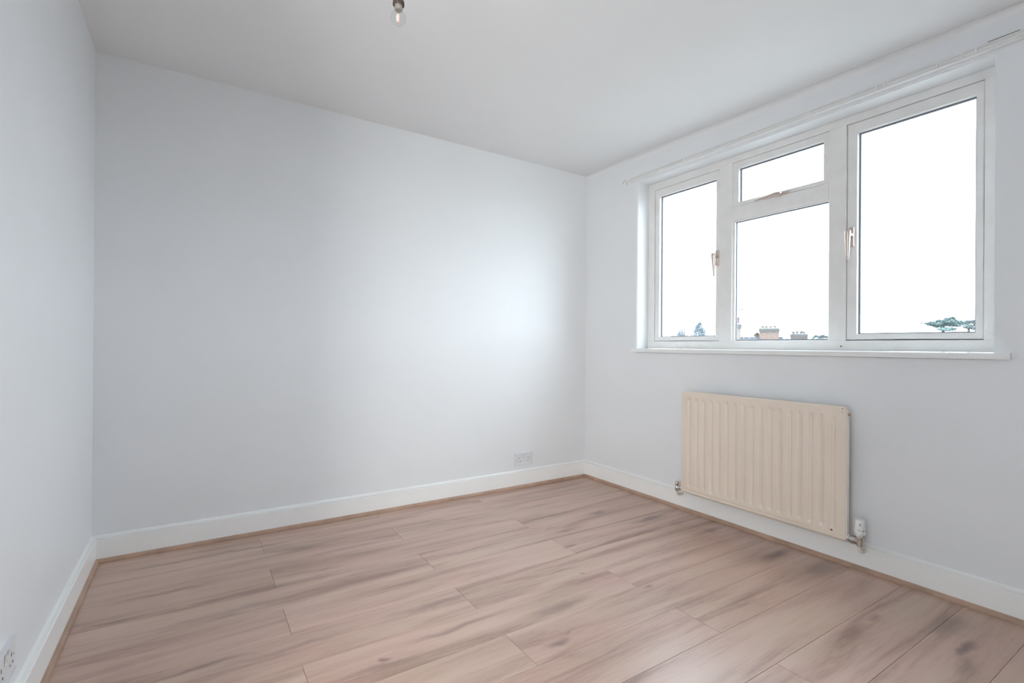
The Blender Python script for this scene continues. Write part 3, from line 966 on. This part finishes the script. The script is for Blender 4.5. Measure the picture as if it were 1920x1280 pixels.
# terrace with the tall stack at the edge and the broad four-pot stack
REF, R1 = 1430, 50
hA, o, r, d = house(REF, R1, 1325, 1468, 633.2, 'brick terrace house with the tall stack and the mossy four-pot stack', 'brick_pale')
zb = zat(REF, 633, R1) - 1.2
frA = (o, r, d)
fr1 = (o - d * 1.0, r, d)
chimney(hA, frA, R1, REF, 1366, 1388.6, 607.5, 616, zb,
        [(1383.1, 593.5, .15, 'pot_red', 0), (1376.5, 602.0, .14, 'pot_clay', 0)], ('brick_pale', 'brick_dark', 'white_fascia'), .5, .07)
aerial(hA, frA, R1, REF, 1386.0, 617, 1387.4, 578, .30)
aerial(hA, frA, R1, REF, 1392.2, 622, 1397.8, 597)
chimney(hA, frA, R1, REF, 1424.0, 1460.2, 616.2, 623.5, zb,
        [(1429.8, 611.0, .125, 'pot_grey', 0), (1437.2, 611.0, .125, 'pot_clay', 0), (1445.3, 611.2, .13, 'pot_clay', 0), (1452.6, 611.0, .125, 'pot_red', 0)], ('brick', 'brick_dark', 'mortar_moss'), .5, .06)
aerial(hA, frA, R1, REF, 1434.3, 621, 1433.6, 599, .10)

REF, R2 = 1498, 62
hB, o, r, d = house(REF, R2, 1462, 1660, 636.3, 'farther brick house with the low stack of leaning pots', 'brick')
zb = zat(REF, 636, R2) - 1.2
frB = (o, r, d)
chimney(hB, frB, R2, REF, 1482.5, 1514.0, 626.8, 634.0, zb,
        [(1487.5, 621.5, .15, 'pot_grey', 0), (1494.2, 620.5, .13, 'pot_red', .1), (1500.8, 620.3, .13, 'pot_grey', .28), (1507.5, 621.0, .14, 'pot_clay', -.06)], ('brick_dark', 'brick_dark', 'ridge_tile'), .5, .05)
aerial(hB, frB, R2, REF, 1480.6, 634, 1480.6, 610, .12)
aerial(hB, frB, R2, REF, 1525.3, 636, 1525.6, 612, .12)

# trees
def leaf_mass(bm, blobs, n, size, seed):
    """many small leaf sprays on the shells of overlapping lumps"""
    rng = random.Random(seed)
    tot = sum(b[1].x * b[1].z for b in blobs)
    for c, rad_ in blobs:
        k = max(8, int(n * rad_.x * rad_.z / tot))
        for _ in range(k):
            v = Vector((rng.gauss(0, 1), rng.gauss(0, 1), rng.gauss(0, 1))).normalized() * (rng.random() ** .45)
            p = c + Vector((v.x * rad_.x, v.y * rad_.y, v.z * rad_.z))
            a = Vector((rng.gauss(0, 1), rng.gauss(0, 1), rng.gauss(0, .6))).normalized() * size * (.6 + .8 * rng.random())
            b = Vector((rng.gauss(0, 1), rng.gauss(0, 1), rng.gauss(0, .6))).normalized() * size * (.35 + .5 * rng.random())
            bm.faces.new([bm.verts.new(p - a), bm.verts.new(p + b), bm.verts.new(p + a), bm.verts.new(p - b)])
    return bm

def branchy(bm, p, d, ln, rad_, lev, rng, spread=.55, rise=.15):
    if lev == 0 or ln < .08:
        return
    q = p + d * ln
    tube(bm, [p, (p + q) / 2 + Vector((rng.gauss(0, 1), rng.gauss(0, 1), rng.gauss(0, 1))) * ln * .05, q], [rad_, rad_ * .8, rad_ * .6], 4)
    for _ in range(3 if lev > 1 else 2):
        nd = (d + Vector((rng.gauss(0, spread), rng.gauss(0, spread), rng.gauss(rise, spread * .6)))).normalized()
        branchy(bm, p + d * ln * (.55 + .45 * rng.random()), nd, ln * (.62 + .2 * rng.random()), rad_ * .6, lev - 1, rng, spread, rise)

# bare tree seen in the narrow casement
R = 78
base = at(1276, 640, R); base.z = GZ
ztop = zat(1278, 601, R)
t = thing('bare_tree', base, 'pale leafless tree on the skyline in the narrow casement', 'tree')
rng = random.Random(11)
bm = tube(bmesh.new(), [base - Vector((0, 0, .3)), base + Vector((.1, .1, 3)), base + Vector((0, .2, 5.6))], [.32, .26, .2], 8)
obj('trunk', bm, 'bark', t)
bm = bmesh.new()
zl = zat(1276, 655, R)
cc = Vector((base.x, base.y, zl))
half_w, top_h = abs(across(1296, 1276, R)), ztop - zl
o_, r_, d_ = frame_at(1276, R)
for k in range(150):
    # limbs fan out of the crown's heart to a rounded dome
    a = rng.random() * 2 * PI
    f = rng.random() ** .6
    e = cc + (r_ * math.cos(a) + d_ * math.sin(a)) * half_w * f * (.8 + .35 * rng.random()) + Vector((0, 0, top_h * math.sqrt(max(0, 1 - f * f * .75)) * (.78 + .22 * rng.random())))
    s0 = cc + (e - cc) * .12 + Vector((rng.gauss(0, .15), rng.gauss(0, .15), -.5))
    mid = s0.lerp(e, .55) + Vector((rng.gauss(0, .12), rng.gauss(0, .12), .10))
    tube(bm, [s0, mid, e], [.028, .018, .007], 4)
    for _ in range(7):
        t0 = .35 + .6 * rng.random()
        p = s0.lerp(mid, t0 * 2) if t0 < .5 else mid.lerp(e, t0 * 2 - 1)
        dd = ((e - s0).normalized() + Vector((rng.gauss(0, .5), rng.gauss(0, .5), rng.gauss(.1, .35)))).normalized()
        tube(bm, [p, p + dd * (.22 + .4 * rng.random())], [.012, .005], 3)
tube(bm, [base + Vector((0, .2, 5.3)), cc + Vector((0, 0, -.2))], [.22, .10], 8)
obj('crown', bm, 'twig_hazed_grey', t)

def conifer(name, px, R, pytop, half_px, mat, label, seed, n=2600):
    base = at(px, 640, R); base.z = GZ
    zt = zat(px, pytop, R)
    H_ = zt - GZ
    t = thing(name, base, label, 'tree')
    obj('trunk', tube(bmesh.new(), [base - Vector((0, 0, .3)), base + Vector((0, 0, H_ * .96))], [.25, .03], 8), 'bark', t)
    rng = random.Random(seed)
    blobs = []
    for k in range(150):
        f = 1 - .42 * rng.random() ** 1.1 if rng.random() < .8 else rng.random()
        z = GZ + 1.5 + (H_ - 1.6) * f
        rr = (1 - f) ** .8 * half_px + .12
        a = rng.random() * 2 * PI
        blobs.append((Vector((base.x + math.cos(a) * rr * .7, base.y + math.sin(a) * rr * .7, z - .2 * rr)), Vector((rr * .5 + .12, rr * .5 + .12, .22 + .25 * (1 - f)))))
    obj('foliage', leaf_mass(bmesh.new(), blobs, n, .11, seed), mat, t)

conifer('conifer_tree', 1311, 84, 603, 3.6, 'needles_hazed_grey', 'grey green pointed conifer beside the leafless tree', 3, 12000)

def crown_tree(name, px, R, blobs_px, mat, label, seed, n, size, trunk_top):
    base = at(px, 640, R); base.z = GZ
    t = thing(name, base, label, 'tree')
    zt = zat(px, trunk_top, R)
    bm = tube(bmesh.new(), [base - Vector((0, 0, .3)), base + Vector((.15, 0, (zt - GZ) * .5)), Vector((base.x, base.y, zt))], [.38, .3, .16], 8)
    o, r, d = frame_at(px, R)
    blobs = []
    for (bx, by, rx, rz) in blobs_px:
        c = o + r * across(bx, px, R) + Vector((0, 0, zat(px, by, R)))
        sc = abs(across(px + 1, px, R))
        blobs.append((c, Vector((rx * sc, rx * sc * .8, rz * sc))))
        tube(bm, [Vector((base.x, base.y, zt - .4)), (Vector((base.x, base.y, zt)) + c) / 2 + Vector((0, 0, .1)), c], [.09, .06, .03], 5)
    obj('trunk', bm, 'bark', t)
    obj('foliage', leaf_mass(bmesh.new(), blobs, n, size, seed), mat, t)

crown_tree('cedar_tree', 1768, 95, [(1729, 604.5, 5, 1.5), (1737, 605.5, 7, 2.2), (1746, 604.5, 9, 4), (1752, 607, 9, 5), (1760, 602, 10, 5), (1768, 605, 11, 6), (1776, 598.5, 10, 4.5),
           (1786, 596.5, 8, 4), (1790, 603, 10, 6), (1800, 604, 10, 4), (1782, 609, 12, 5), (1766, 610, 12, 5), (1755, 611.5, 9, 3.5), (1795, 610, 11, 4), (1775, 617, 26, 5), (1745, 608, 12, 4), (1772, 602, 16, 5), (1790, 608, 14, 5), (1762, 607, 18, 5), (1782, 604, 18, 5), (1741, 606, 10, 3)],
           'needles_hazed_blue', 'spreading blue green cedar on the skyline in the wide casement', 7, 15000, .095, 606)
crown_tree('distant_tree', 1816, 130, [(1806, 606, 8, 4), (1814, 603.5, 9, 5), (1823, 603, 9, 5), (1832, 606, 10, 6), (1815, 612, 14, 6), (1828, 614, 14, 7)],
           'needles_hazed_pale', 'pale distant tree beside the cedar', 8, 6000, .13, 608)
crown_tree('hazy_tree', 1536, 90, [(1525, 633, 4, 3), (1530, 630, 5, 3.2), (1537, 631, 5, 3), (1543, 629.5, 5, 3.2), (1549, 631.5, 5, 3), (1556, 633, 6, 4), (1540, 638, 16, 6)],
           'needles_hazed_pale', 'low hazy tree behind the farther roof', 9, 4000, .09, 632)
crown_tree('small_tree', 1418, 66, [(1416, 628, 3, 4), (1419, 625.5, 3, 3), (1422, 628, 4, 5), (1418, 634, 6, 5)],
           'twig_tan', 'small tan tree beside the mossy four-pot stack', 10, 700, .09, 629)
